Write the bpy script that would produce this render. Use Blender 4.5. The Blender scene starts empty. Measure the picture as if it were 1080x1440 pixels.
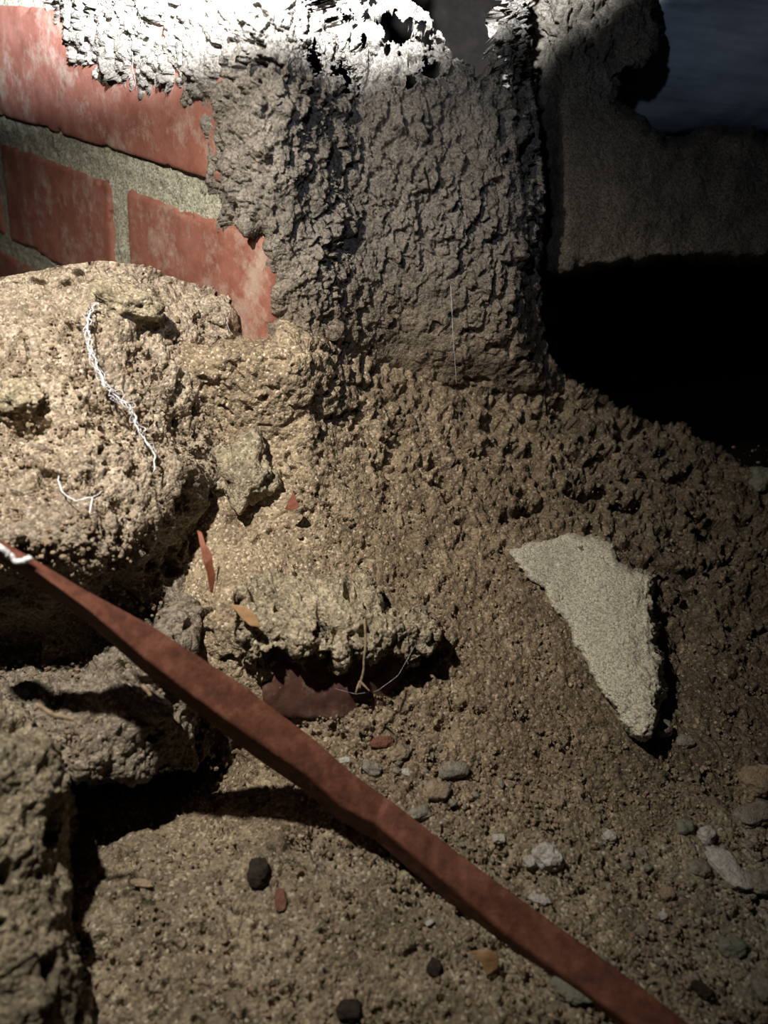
import bpy, bmesh, math, random
import numpy as np
from mathutils import Matrix, Vector

random.seed(7)
rng = np.random.default_rng(7)
SC = bpy.context.scene
COL = SC.collection

# ------------------------------------------------------------------ camera frame (phone held pitched down, a little rolled)
F = 1130.0
UP = np.array([0.106, 0.868, 0.485]); UP /= np.linalg.norm(UP)          # world up seen from the camera (x right, y up, z back)
FW = np.array([0, 0, -1.0]); YW = FW - UP * FW.dot(UP); YW /= np.linalg.norm(YW)
XW = np.cross(YW, UP)
M = np.array([XW, YW, UP])                                              # camera -> world rotation
CAM = np.array([0, 0, 0.36])

def P(px, py, D):
    """world point met at distance D (along the view axis) by the sight line through a pixel of the 1080x1440 frame"""
    px = np.asarray(px, float); py = np.asarray(py, float); D = np.asarray(D, float)
    c = np.stack([(px - 540) / F * D, -(py - 720) / F * D, -D * np.ones_like(px)], -1)
    return c @ M.T + CAM

cd = bpy.data.cameras.new('camera'); cam = bpy.data.objects.new('camera', cd); COL.objects.link(cam)
cd.sensor_fit = 'VERTICAL'; cd.sensor_height = 24; cd.sensor_width = 18
cd.lens = 24 * F / 1440
cd.clip_start = 0.01; cd.clip_end = 20
mw = Matrix.Identity(4)
for r in range(3):
    for c in range(3): mw[r][c] = M[r][c]
    mw[r][3] = CAM[r]
cam.matrix_world = mw
cd.dof.use_dof = True; cd.dof.focus_distance = 0.40; cd.dof.aperture_fstop = cd.lens / 3.3
SC.camera = cam

w = bpy.data.worlds.new('world'); SC.world = w; w.use_nodes = True
w.node_tree.nodes['Background'].inputs[0].default_value = (0.6, 0.7, 1.0, 1)
w.node_tree.nodes['Background'].inputs[1].default_value = 0.0025

def lamp(name, kind, pos, target, energy, colour, radius=0.01, cone=None, blend=0.5):
    l = bpy.data.lights.new(name, kind); l.energy = energy; l.color = colour
    l.shadow_soft_size = radius
    if cone: l.spot_size = math.radians(cone); l.spot_blend = blend
    o = bpy.data.objects.new(name, l); COL.objects.link(o)
    o.location = Vector(pos)
    if target is not None:
        o.rotation_euler = (Vector(target) - Vector(pos)).to_track_quat('-Z', 'Y').to_euler()
    return o

def CP(x, y, z):            # camera-frame metres (right, up, ahead) to world
    return tuple(M @ np.array([x, y, -z]) + CAM)
# hand torch: warm-white spill over the bank, and its cool hot spot on the mud at the top
lamp('torch_spill', 'SPOT', CP(-0.13, 0.20, 0.10), P(175, 660, 0.36), 7.4, (1.0, 0.92, 0.82), 0.005, 102, 1.0)
BEAM = np.array(CP(-0.03, 0.16, 0.06)); BT = P(345, -640, 0.34)
_a, _b = BT - BEAM, P(420, 158, 0.392) - BEAM
BCONE = 2 * math.degrees(math.acos(_a @ _b / np.linalg.norm(_a) / np.linalg.norm(_b)))
print('CONE', BCONE)
lamp('torch_beam', 'SPOT', BEAM, BT, 95.0, (0.86, 0.91, 1.0), 0.004, BCONE, 0.4)
lamp('torch_halo', 'SPOT', BEAM, P(520, -60, 0.38), 0.7, (0.66, 0.78, 1.0), 0.006, 100, 1.0)
vs = SC.view_settings
vs.view_transform = 'Standard'; vs.look = 'None'; vs.gamma = 1; vs.use_curve_mapping = False; vs.exposure = 0.0

# ------------------------------------------------------------------ noise
def _hash(ix, iy, iz, k):
    h = (ix * 374761393 + iy * 668265263 + iz * 2147483647 + k * 1274126177) & 0xffffffff
    h = ((h ^ (h >> 13)) * 1274126177) & 0xffffffff
    h = ((h ^ (h >> 16)) * 2246822519) & 0xffffffff
    return ((h ^ (h >> 15)) & 0xffffff) / float(0xffffff)

def vnoise(p, k=0):
    i = np.floor(p).astype(np.int64); f = p - i; f = f * f * f * (f * (f * 6 - 15) + 10)
    out = 0
    for dx in (0, 1):
        wx = f[:, 0] if dx else 1 - f[:, 0]
        for dy in (0, 1):
            wy = f[:, 1] if dy else 1 - f[:, 1]
            for dz in (0, 1):
                wz = f[:, 2] if dz else 1 - f[:, 2]
                out = out + wx * wy * wz * _hash(i[:, 0] + dx, i[:, 1] + dy, i[:, 2] + dz, k)
    return out * 2 - 1

def fbm(p, size, octaves=4, k=0, gain=0.5):
    a = 1.0; s = 0; n = 0; q = p / size
    for o in range(octaves):
        s = s + a * vnoise(q + 17.3 * o, k + o); n += a; a *= gain; q = q * 2.03
    return s / n

def worley(p, size, k=0):
    """F1, F2 distances of cell noise (unit = one cell)"""
    q = p / size; i = np.floor(q).astype(np.int64)
    f1 = np.full(len(p), 9.0); f2 = np.full(len(p), 9.0)
    for dx in (-1, 0, 1):
        for dy in (-1, 0, 1):
            for dz in (-1, 0, 1):
                cx, cy, cz = i[:, 0] + dx, i[:, 1] + dy, i[:, 2] + dz
                d = ((cx + _hash(cx, cy, cz, k) - q[:, 0]) ** 2 + (cy + _hash(cx, cy, cz, k + 1) - q[:, 1]) ** 2
                     + (cz + _hash(cx, cy, cz, k + 2) - q[:, 2]) ** 2)
                n = d < f1
                f2 = np.where(n, f1, np.minimum(f2, d)); f1 = np.where(n, d, f1)
    return np.sqrt(f1), np.sqrt(f2)

def sstep(a, b, x):
    t = np.clip((x - a) / (b - a), 0, 1); return t * t * (3 - 2 * t)

def interp(x, pts):
    xs, ys = zip(*pts); return np.interp(x, xs, ys)

def sdist(poly, px, py):
    """signed pixel distance to a closed outline, positive inside"""
    poly = np.asarray(poly, float); n = len(poly); best = np.full(px.shape, 1e9); ins = np.zeros(px.shape, bool)
    for i in range(n):
        a = poly[i]; b = poly[(i + 1) % n]; ab = b - a
        t = np.clip(((px - a[0]) * ab[0] + (py - a[1]) * ab[1]) / (ab @ ab), 0, 1)
        best = np.minimum(best, np.hypot(px - a[0] - t * ab[0], py - a[1] - t * ab[1]))
        if a[1] != b[1]:
            cr = ((a[1] > py) != (b[1] > py)) & (px < (b[0] - a[0]) * (py - a[1]) / (b[1] - a[1]) + a[0])
            ins ^= cr
    return np.where(ins, best, -best)

# ------------------------------------------------------------------ materials
def ng(name):
    m = bpy.data.materials.new(name); m.use_nodes = True; nt = m.node_tree
    return m, nt, nt.nodes['Principled BSDF']
def nd(nt, t, **kw):
    n = nt.nodes.new(t)
    for k, v in kw.items():
        if k in ('operation', 'blend_type', 'data_type', 'feature', 'distance', 'attribute_name', 'noise_dimensions'): setattr(n, k, v)
        else: n.inputs[k].default_value = v
    return n
def ramp(nt, src, stops):
    r = nt.nodes.new('ShaderNodeValToRGB'); e = r.color_ramp.elements
    while len(e) < len(stops): e.new(0.5)
    for i, (p, c) in enumerate(stops): e[i].position = p; e[i].color = (*c, 1)
    nt.links.new(src, r.inputs[0]); return r.outputs[0]
def mix(nt, fac, a, b, mode='MIX'):
    m = nt.nodes.new('ShaderNodeMix'); m.data_type = 'RGBA'; m.blend_type = mode
    for s, v in ((m.inputs[0], fac), (m.inputs[6], a), (m.inputs[7], b)):
        if hasattr(v, 'is_output'): nt.links.new(v, s)
        elif isinstance(v, tuple): s.default_value = (*v, 1)
        else: s.default_value = v
    return m.outputs[2]
def objco(nt):
    return nt.nodes.new('ShaderNodeTexCoord').outputs['Object']
def noise_out(nt, co, scale, detail=3, rough=0.6):
    n = nd(nt, 'ShaderNodeTexNoise', Scale=scale, Detail=detail, Roughness=rough); nt.links.new(co, n.inputs['Vector']); return n.outputs[0]
def vor_out(nt, co, scale, out='Distance', rnd=1.0):
    n = nd(nt, 'ShaderNodeTexVoronoi', Scale=scale, Randomness=rnd); nt.links.new(co, n.inputs['Vector']); return n.outputs[out]
def bump(nt, b, h, strength, dist):
    n = nd(nt, 'ShaderNodeBump', Strength=strength, Distance=dist); nt.links.new(h, n.inputs['Height'])
    prev = b.inputs['Normal']
    if prev.links: nt.links.new(prev.links[0].from_socket, n.inputs['Normal'])
    nt.links.new(n.outputs[0], prev)

def soil(name, dark, mid, light, fleck=(0.62, 0.52, 0.38), fleck_amt=0.5, grain=900, bstr=0.6, tint=True, fine=2600):
    m, nt, b = ng(name); co = objco(nt)
    big = noise_out(nt, co, 45, 5, 0.65)
    c = ramp(nt, big, [(0.30, dark), (0.5, mid), (0.70, light)])
    # single grains: random colour per cell
    v = nd(nt, 'ShaderNodeTexVoronoi', Scale=grain); nt.links.new(co, v.inputs['Vector'])
    sep = nt.nodes.new('ShaderNodeSeparateColor'); nt.links.new(v.outputs['Color'], sep.inputs[0])
    g1 = ramp(nt, sep.outputs[0], [(0.0, (0.55, 0.52, 0.5)), (0.5, (1, 1, 1)), (1.0, (1.45, 1.42, 1.35))])
    c = mix(nt, 1.0, c, g1, 'MULTIPLY')
    fl = ramp(nt, sep.outputs[1], [(0.90, (0, 0, 0)), (0.93, (fleck_amt,) * 3)])
    c = mix(nt, fl, c, fleck)
    if tint:
        a = nd(nt, 'ShaderNodeAttribute', attribute_name='tint'); c = mix(nt, 1.0, c, a.outputs['Color'], 'MULTIPLY')
    nt.links.new(c, b.inputs['Base Color'])
    b.inputs['Roughness'].default_value = 0.85; b.inputs['Specular IOR Level'].default_value = 0.25
    bump(nt, b, v.outputs['Distance'], bstr, -0.0008)
    bump(nt, b, vor_out(nt, co, fine), bstr * 0.7, -0.0003)
    bump(nt, b, noise_out(nt, co, 320, 4, 0.7), bstr * 0.8, 0.0012)
    return m

M_SLOPE = soil('brown_soil', (0.125, 0.095, 0.062), (0.20, 0.155, 0.102), (0.285, 0.225, 0.152))
M_MUD = soil('grey_mud', (0.135, 0.12, 0.10), (0.19, 0.172, 0.146), (0.25, 0.228, 0.195), fleck_amt=0.12, bstr=0.45, grain=1100)
M_SAND = soil('sandy_soil', (0.21, 0.17, 0.125), (0.33, 0.275, 0.208), (0.43, 0.37, 0.29), fleck=(0.8, 0.72, 0.58))
M_MORTAR = soil('grey_mortar', (0.30, 0.29, 0.22), (0.40, 0.39, 0.30), (0.48, 0.465, 0.37), fleck=(0.7, 0.68, 0.56), fleck_amt=0.4, bstr=0.5, tint=False)
M_SLAB = soil('pale_mortar', (0.41, 0.39, 0.31), (0.46, 0.44, 0.35), (0.50, 0.48, 0.385), fleck=(0.62, 0.60, 0.5), fleck_amt=0.4, bstr=0.16, tint=False, grain=1500)
M_LICHEN = soil('dusty_rubble', (0.19, 0.165, 0.115), (0.29, 0.25, 0.175), (0.42, 0.36, 0.26), fleck=(0.7, 0.65, 0.5))
M_CRUMB = soil('brown_crumbs', (0.14, 0.105, 0.07), (0.22, 0.17, 0.112), (0.34, 0.27, 0.185), tint=False)

def brick_mat(name='red_brick', dust=0.6, col=((0.20, 0.075, 0.05), (0.29, 0.115, 0.08), (0.37, 0.175, 0.13))):
    m, nt, b = ng(name); co = objco(nt)
    c = ramp(nt, noise_out(nt, co, 55, 6, 0.7), [(0.3, col[0]), (0.5, col[1]), (0.72, col[2])])
    smear = ramp(nt, noise_out(nt, co, 38, 7, 0.78), [(0.50, (0, 0, 0)), (0.66, (dust,) * 3)])
    c = mix(nt, smear, c, (0.52, 0.46, 0.37))
    sp = ramp(nt, vor_out(nt, co, 420), [(0.04, (0.5,) * 3), (0.14, (0, 0, 0))])
    gate = ramp(nt, noise_out(nt, co, 70, 2), [(0.5, (0, 0, 0)), (0.62, (1, 1, 1))])
    c = mix(nt, mix(nt, 1.0, sp, gate, 'MULTIPLY'), c, (0.66, 0.56, 0.48))
    nt.links.new(c, b.inputs['Base Color']); b.inputs['Roughness'].default_value = 0.62
    b.inputs['Specular IOR Level'].default_value = 0.35
    bump(nt, b, noise_out(nt, co, 500, 5, 0.7), 0.35, 0.0008)
    bump(nt, b, noise_out(nt, co, 140, 3, 0.6), 0.12, 0.001)
    return m
M_BRICK = brick_mat()
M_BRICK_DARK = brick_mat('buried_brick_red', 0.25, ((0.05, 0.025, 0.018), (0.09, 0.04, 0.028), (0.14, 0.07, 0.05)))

def simple(name, stops, scale=200, rough=0.8, bstr=0.4, bscale=900, stretch=None, spec=0.3):
    m, nt, b = ng(name); co = objco(nt)
    if stretch:
        mp = nt.nodes.new('ShaderNodeMapping'); mp.inputs['Scale'].default_value = stretch; nt.links.new(co, mp.inputs[0]); co = mp.outputs[0]
    c = ramp(nt, noise_out(nt, co, scale, 5, 0.65), stops); nt.links.new(c, b.inputs['Base Color'])
    b.inputs['Roughness'].default_value = rough; b.inputs['Specular IOR Level'].default_value = spec
    bump(nt, b, noise_out(nt, co, bscale, 4, 0.7), bstr, 0.0006)
    return m
M_RUST = simple('rust', [(0.3, (0.055, 0.020, 0.012)), (0.5, (0.12, 0.042, 0.024)), (0.75, (0.21, 0.088, 0.055))], 160, 0.75, 0.5, 700)
M_BEAM = simple('beam_grey', [(0.3, (0.20, 0.23, 0.27)), (0.52, (0.42, 0.47, 0.53)), (0.7, (0.58, 0.64, 0.70))], 28, 0.5, 0.25, 260, (0.35, 2.5, 2.5), 0.4)
M_WEB = simple('cobweb_white', [(0.3, (0.62, 0.63, 0.66)), (0.7, (0.85, 0.85, 0.88))], 400, 0.5)
def stone_mat(name, a, c, dust=(0.25, 0.19, 0.125)):
    m, nt, b = ng(name); co = objco(nt)
    col = ramp(nt, noise_out(nt, co, 260, 5, 0.7), [(0.3, a), (0.68, c)])
    d = ramp(nt, noise_out(nt, co, 190, 6, 0.75), [(0.52, (0, 0, 0)), (0.66, (0.8,) * 3)]); col = mix(nt, d, col, dust)
    nt.links.new(col, b.inputs['Base Color']); b.inputs['Roughness'].default_value = 0.85; b.inputs['Specular IOR Level'].default_value = 0.2
    bump(nt, b, noise_out(nt, co, 420, 5, 0.75), 0.9, 0.0016); bump(nt, b, vor_out(nt, co, 900), 0.5, -0.0007)
    return m
M_STONE = {
 'white': stone_mat('white_stone', (0.34, 0.32, 0.28), (0.66, 0.64, 0.59)),
 'grey': stone_mat('grey_stone', (0.15, 0.14, 0.11), (0.36, 0.33, 0.27)),
 'tan': stone_mat('tan_stone', (0.22, 0.165, 0.11), (0.42, 0.33, 0.225)),
 'dark': stone_mat('dark_lump', (0.015, 0.012, 0.01), (0.05, 0.04, 0.03), (0.09, 0.07, 0.05)),
 'red': stone_mat('red_chip', (0.12, 0.05, 0.033), (0.24, 0.11, 0.075)),
 'green': stone_mat('green_stone', (0.15, 0.16, 0.12), (0.27, 0.28, 0.215)),
}
M_LEAF = simple('dead_leaf', [(0.3, (0.12, 0.035, 0.018)), (0.7, (0.30, 0.10, 0.05))], 120, 0.55)
M_LEAFTAN = simple('dead_leaf_tan', [(0.3, (0.30, 0.17, 0.08)), (0.7, (0.46, 0.29, 0.15))], 120, 0.6)
M_TWIG = simple('dry_twig', [(0.3, (0.24, 0.17, 0.10)), (0.7, (0.44, 0.34, 0.22))], 300)
M_VOID = soil('unlit_void_soil', (0.008, 0.006, 0.005), (0.013, 0.010, 0.008), (0.02, 0.016, 0.012), fleck_amt=0.0, tint=False)  # near-black colour stands in for soil that no light reaches

# ------------------------------------------------------------------ mesh builders
def tag(o, label=None, cat=None, group=None, kind=None):
    if label: o['label'] = label
    if cat: o['category'] = cat
    if group: o['group'] = group
    if kind: o['kind'] = kind
    return o

def raw(name, V, Fc, mat, parent=None, tint=None, smooth=True, centre=True):
    """link numpy vertices and faces (quads or tris, world coordinates) as ONE mesh object"""
    V = np.asarray(V, np.float64); Fc = np.asarray(Fc, np.int32)
    org = np.zeros(3)
    if parent is None and centre: org = np.array([V[:, 0].mean(), V[:, 1].mean(), V[:, 2].min()])
    if parent is not None: org = np.array(parent.location)
    me = bpy.data.meshes.new(name); k = Fc.shape[1]
    me.vertices.add(len(V)); me.vertices.foreach_set('co', (V - org).astype(np.float32).ravel())
    me.loops.add(Fc.size); me.loops.foreach_set('vertex_index', Fc.ravel())
    me.polygons.add(len(Fc)); me.polygons.foreach_set('loop_start', np.arange(0, Fc.size, k, dtype=np.int32))
    me.polygons.foreach_set('use_smooth', np.full(len(Fc), smooth))
    if tint is not None:
        a = me.color_attributes.new('tint', 'FLOAT_COLOR', 'POINT')
        a.data.foreach_set('color', np.concatenate([tint, np.ones((len(tint), 1))], 1).astype(np.float32).ravel())
    me.update(calc_edges=True); me.materials.append(mat)
    o = bpy.data.objects.new(name, me); COL.objects.link(o)
    if parent is None: o.location = org
    else: o.parent = parent
    return o

def empty(name, loc):
    o = bpy.data.objects.new(name, None); COL.objects.link(o); o.location = Vector(loc); o.empty_display_size = 0.02; return o

def grid_faces(nr, nc, keep=None):
    a = (np.arange(nr - 1)[:, None] * nc + np.arange(nc - 1)[None, :])
    f = np.stack([a, a + nc, a + nc + 1, a + 1], -1).reshape(-1, 4)
    if keep is not None: f = f[keep[f].all(1)]
    return f

def compact(V, Fc, extra=None):
    used = np.zeros(len(V), bool); used[Fc.ravel()] = True
    idx = np.cumsum(used) - 1
    return V[used], idx[Fc], (extra[used] if extra is not None else None)

def grid_normals(W, nr, nc, towards):
    G = W.reshape(nr, nc, 3); du = np.gradient(G, axis=1); dv = np.gradient(G, axis=0)
    n = np.cross(du, dv).reshape(-1, 3); n /= np.linalg.norm(n, axis=1, keepdims=True) + 1e-12
    s = np.sign(((towards - W) * n).sum(1)).mean()
    return n * (1 if s >= 0 else -1)

def sheet(name, PX, PY, D, disp, mat, keep=None, base=None, tint=None, parent=None, lateral=None, back=0.0):
    """a dense rough surface: base points, displaced in metres along its own normals by disp(world points, px, py)"""
    nr, nc = PX.shape; px = PX.ravel(); py = PY.ravel(); W = P(px, py, D.ravel())
    N = grid_normals(W if base is None else P(px, py, base.ravel()), nr, nc, CAM)
    d = disp(W, px, py)
    W2 = W + N * d[:, None]
    if lateral: W2 = W2 + lateral(W, px, py)
    T = tint(W, px, py, d) if tint else np.ones((len(W), 3))
    Fc = grid_faces(nr, nc, None if keep is None else keep.ravel())
    V, Fc, T = compact(W2, Fc, T)
    return raw(name, V, Fc, mat, parent, T)

def mesh_grid(x0, x1, y0, y1, step):
    xs = np.arange(x0, x1 + step, step); ys = np.arange(y0, y1 + step, step)
    return np.meshgrid(xs, ys)

# ------------------------------------------------------------------ relief recipes
def pits(W, size, thr, depth, k=0, soft=0.12):
    n = fbm(W, size, 3, k, 0.55); return -depth * sstep(thr, thr + soft, n)

def relief_granular(W, amp=1.0, k=0):
    a1, a2 = worley(W + 0.0006 * np.stack([fbm(W, .003, 2, k + 40), fbm(W, .003, 2, k + 41), fbm(W, .003, 2, k + 42)], 1), 0.0026, k)
    b1, _ = worley(W, 0.0013, k + 9)
    return amp * (-0.0011 * a1 ** 1.5 - 0.00045 * b1 + 0.0022 * fbm(W, 0.012, 4, k + 3) + 0.0011)

def cells(p, size, k=0):
    """nearest cell of cell noise: F1, F2, offset from its centre, its own random value"""
    q = p / size; i = np.floor(q).astype(np.int64)
    f1 = np.full(len(p), 9.0); f2 = np.full(len(p), 9.0); off = np.zeros((len(p), 3)); rv = np.zeros(len(p))
    for dx in (-1, 0, 1):
        for dy in (-1, 0, 1):
            for dz in (-1, 0, 1):
                cx, cy, cz = i[:, 0] + dx, i[:, 1] + dy, i[:, 2] + dz
                v = np.stack([q[:, 0] - cx - _hash(cx, cy, cz, k), q[:, 1] - cy - _hash(cx, cy, cz, k + 1), q[:, 2] - cz - _hash(cx, cy, cz, k + 2)], 1)
                d = (v ** 2).sum(1); n = d < f1
                f2 = np.where(n, f1, np.minimum(f2, d)); f1 = np.where(n, d, f1)
                off[n] = v[n]; rv = np.where(n, _hash(cx, cy, cz, k + 3), rv)
    return np.sqrt(f1), np.sqrt(f2), off, rv

def relief_pellets(W, amp=1.0, size=0.0062, k=0):
    # overlapping flakes of mud: each tilts its own way, lifted at the lower right edge, with worn spots between
    wob = np.stack([fbm(W, .005, 4, k + 60, .6), fbm(W, .005, 4, k + 61, .6), fbm(W, .005, 4, k + 62, .6)], 1)
    Q = W + wob * 0.0030; Q[:, 2] = Q[:, 2] * 0.60 + Q[:, 0] * 0.38
    out = 0
    for sz, a in ((size * 1.5, 0.8), (size * 0.75, 0.5)):
        f1, f2, off, rv = cells(Q + sz * 7, sz, k); k += 5
        soft = sstep(0, 0.16, f2 - f1)
        out = out + a * soft * (0.0026 * rv + 0.0034 * (off[:, 0] * 0.75 - off[:, 2] * 0.5) - 0.0018 * f1 ** 2)
    fade = 0.45 + 0.55 * sstep(-0.3, 0.2, fbm(W, 0.02, 3, k + 8))
    return amp * (out * fade * 1.8 + 0.0032 * fbm(W, 0.014, 5, k + 9, 0.62) - 0.0004 * worley(W, 0.0017, k + 12)[0])

# ------------------------------------------------------------------ the brick wall plane
d_c = np.array([-1.150, 0.70, -1.0]); d_c /= np.linalg.norm(d_c)        # along the wall, away from us to the left
u_c = UP - d_c * UP.dot(d_c); u_c /= np.linalg.norm(u_c)
WD = M @ d_c; WU = M @ u_c; WN = np.cross(WD, WU); WN /= np.linalg.norm(WN)
W0 = P(378, 330, 0.372)                                                  # on the corner of the wall, just under the bed joint
if (CAM - W0).dot(WN) < 0: WN = -WN
def wall_D(px, py):
    """view distance at which the sight line through a pixel meets the wall's face"""
    r = P(px, py, 1.0) - CAM
    return ((W0 - CAM) @ WN) / (r @ WN)
def wall_st(px, py):
    p = P(px, py, wall_D(px, py)) - W0; return float(p @ WD), float(p @ WU)

# ------------------------------------------------------------------ ground: flat at our feet, rising as a bank to the right and back
def sky_y(px):
    return interp(px, [(-200, 380), (700, 430), (752, 470), (775, 515), (800, 535), (860, 575), (905, 597), (960, 603), (1010, 635), (1060, 668), (1120, 700), (1300, 770)])
def floor_D(px, py):
    base = interp(py, [(380, .53), (430, .485), (500, .455), (560, .441), (620, .429), (700, .414), (800, .396), (900, .378), (1000, .360), (1100, .343),
                       (1200, .322), (1300, .300), (1440, .274), (1600, .25)])
    k = interp(py, [(400, .12), (600, .10), (700, .08), (800, .06), (1000, .038), (1200, .018), (1440, .006)])
    D = base + k * np.clip((px - 560) / 500, -0.25, 1.6)
    # hollow under the overhang on the left
    D = D + 0.055 * np.exp(-((px - 215) / 150) ** 2 - ((py - 1075) / 75) ** 2)
    # sand heaped between mound and half-buried brick
    D = D - 0.022 * np.exp(-((px - 330) / 75) ** 2 - ((py - 850) / 80) ** 2)
    # the bank wraps forward at the foot of the bricks
    D = D - 0.014 * sstep(600, 400, px) * sstep(800, 600, py)
    D = D - 0.042 * sstep(560, 400, px) * sstep(640, 480, py)
    # it stays behind the end of the brick wall
    m = sstep(490, 462, py) * sstep(394, 376, px)
    D = D * (1 - m) + np.maximum(D, wall_D(np.minimum(px, 380.0), py) + 0.014) * m
    # dug trench to the right of the mortar lump
    D = D + 0.012 * np.exp(-((px - 955) / 28) ** 2 - ((py - 930) / 95) ** 2)
    return D

def build_floor():
    step = 1.62
    xs = np.concatenate([np.arange(60, 1104, step), np.arange(1108, 1560, 6.0)]); nv = 625
    fr = np.linspace(0, 1, nv) ** 0.93
    PX, T = np.meshgrid(xs, fr)
    S = sky_y(PX); PY = S + T * (1530 - S); D = floor_D(PX, PY)
    # rows that roll over the crest and fall away behind it
    nb = 16; tb = np.linspace(1, 0, nb, endpoint=False)[:, None]
    PXb = np.repeat(xs[None, :], nb, 0); Sb = sky_y(PXb)
    PYb = Sb + 70 * tb ** 2 - 3 * tb; Db = floor_D(PXb, Sb) + 0.30 * tb ** 1.3
    PX = np.vstack([PXb, PX]); PY = np.vstack([PYb, PY]); D = np.vstack([Db, D])
    def disp(W, px, py):
        g = relief_granular(W, 1.0, 3)
        up = sstep(860, 640, py + (px - 700) * -0.42) * (0.25 + 0.75 * sstep(430, 640, px))              # rough, pitted upper right of the bank
        ragged = 0.0058 * (fbm(W, 0.013, 5, 21, 0.62)) + pits(W * np.array([0.75, 1, 1.25]), 0.0105, 0.12, 0.0100, 33, 0.14) + 0.6 * relief_pellets(W[:, [2, 1, 0]], 1.0, 0.0072, 90) + pits(W, 0.0045, 0.24, 0.0030, 39)
        p1, p2 = worley(W, 0.0085, 71)
        ragged = ragged + 0.0035 * (1 - p1) * sstep(0.02, 0.3, p2 - p1)
        mid = 0.0014 * fbm(W, 0.005, 3, 25) + pits(W, 0.007, 0.33, 0.0035, 35)
        low = sstep(1060, 1180, py)
        lump = 0.0030 * fbm(W, 0.014, 4, 27, 0.6) + pits(W, 0.006, 0.34, 0.003, 37)
        mid2 = sstep(700, 950, py) * (1 - low) * sstep(480, 620, px)
        c1, c2 = worley(W, 0.0042, 75)
        return g + ragged * up + mid * (1 - up) + lump * low + mid2 * 0.0022 * (0.8 - c1)
    def tint(W, px, py, d):
        n = fbm(W, 0.03, 3, 50)[:, None]
        t = np.ones((len(W), 3)) * np.array([1.0, 1.0, 1.0]) * (1 + 0.18 * n)
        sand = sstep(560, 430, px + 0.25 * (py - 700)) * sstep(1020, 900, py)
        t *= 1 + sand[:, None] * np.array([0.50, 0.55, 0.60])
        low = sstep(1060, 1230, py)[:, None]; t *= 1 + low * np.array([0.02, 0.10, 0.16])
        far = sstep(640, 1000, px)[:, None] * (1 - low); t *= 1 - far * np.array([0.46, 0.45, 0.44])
        grey = (sstep(900, 1060, px) * sstep(1080, 1250, py))[:, None]; t *= 1 + grey * np.array([0.0, 0.12, 0.18])
        return t
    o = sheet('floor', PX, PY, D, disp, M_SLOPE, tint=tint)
    return tag(o, 'brown granular soil floor rising into a pitted bank', kind='structure')
FLOOR = build_floor()

# ------------------------------------------------------------------ mud-daubed pier behind (vertical) that spreads over the bricks at the top
EDGE = [(70, -260), (84, -40), (100, 40), (106, 85), (125, 108), (160, 112), (200, 132), (240, 130), (262, 148), (297, 150), (300, 240),
        (322, 290), (338, 332), (372, 338), (378, 700), (900, 700), (900, -260)]
def pier_D(px, py):
    base = interp(py, [(-260, .365), (-60, .378), (100, .386), (250, .396), (400, .416), (460, .430), (500, .442), (540, .458), (580, .480), (640, .52)])
    base = base + 0.010 * ((px - 560) / 200) ** 2 * (px > 560)
    sd = sdist(EDGE, px, py)
    wD = wall_D(px, py)
    over = wD - 0.0085 * sstep(-6, 26, sd) + 0.008 * sstep(0, -14, sd)
    up = over * (1 - sstep(330, 520, px)) + base * sstep(330, 520, px)
    cor = wall_D(np.minimum(px, 378), py) + 0.0010 + 0.0275 * sstep(384, 362, px)
    lo = cor * (1 - sstep(425, 570, px)) + base * sstep(425, 570, px)
    near = sstep(372, 400, px); q = sstep(316, 336, py) * (1 - near) + sstep(230, 480, py) * near
    return up * (1 - q) + lo * q

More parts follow.
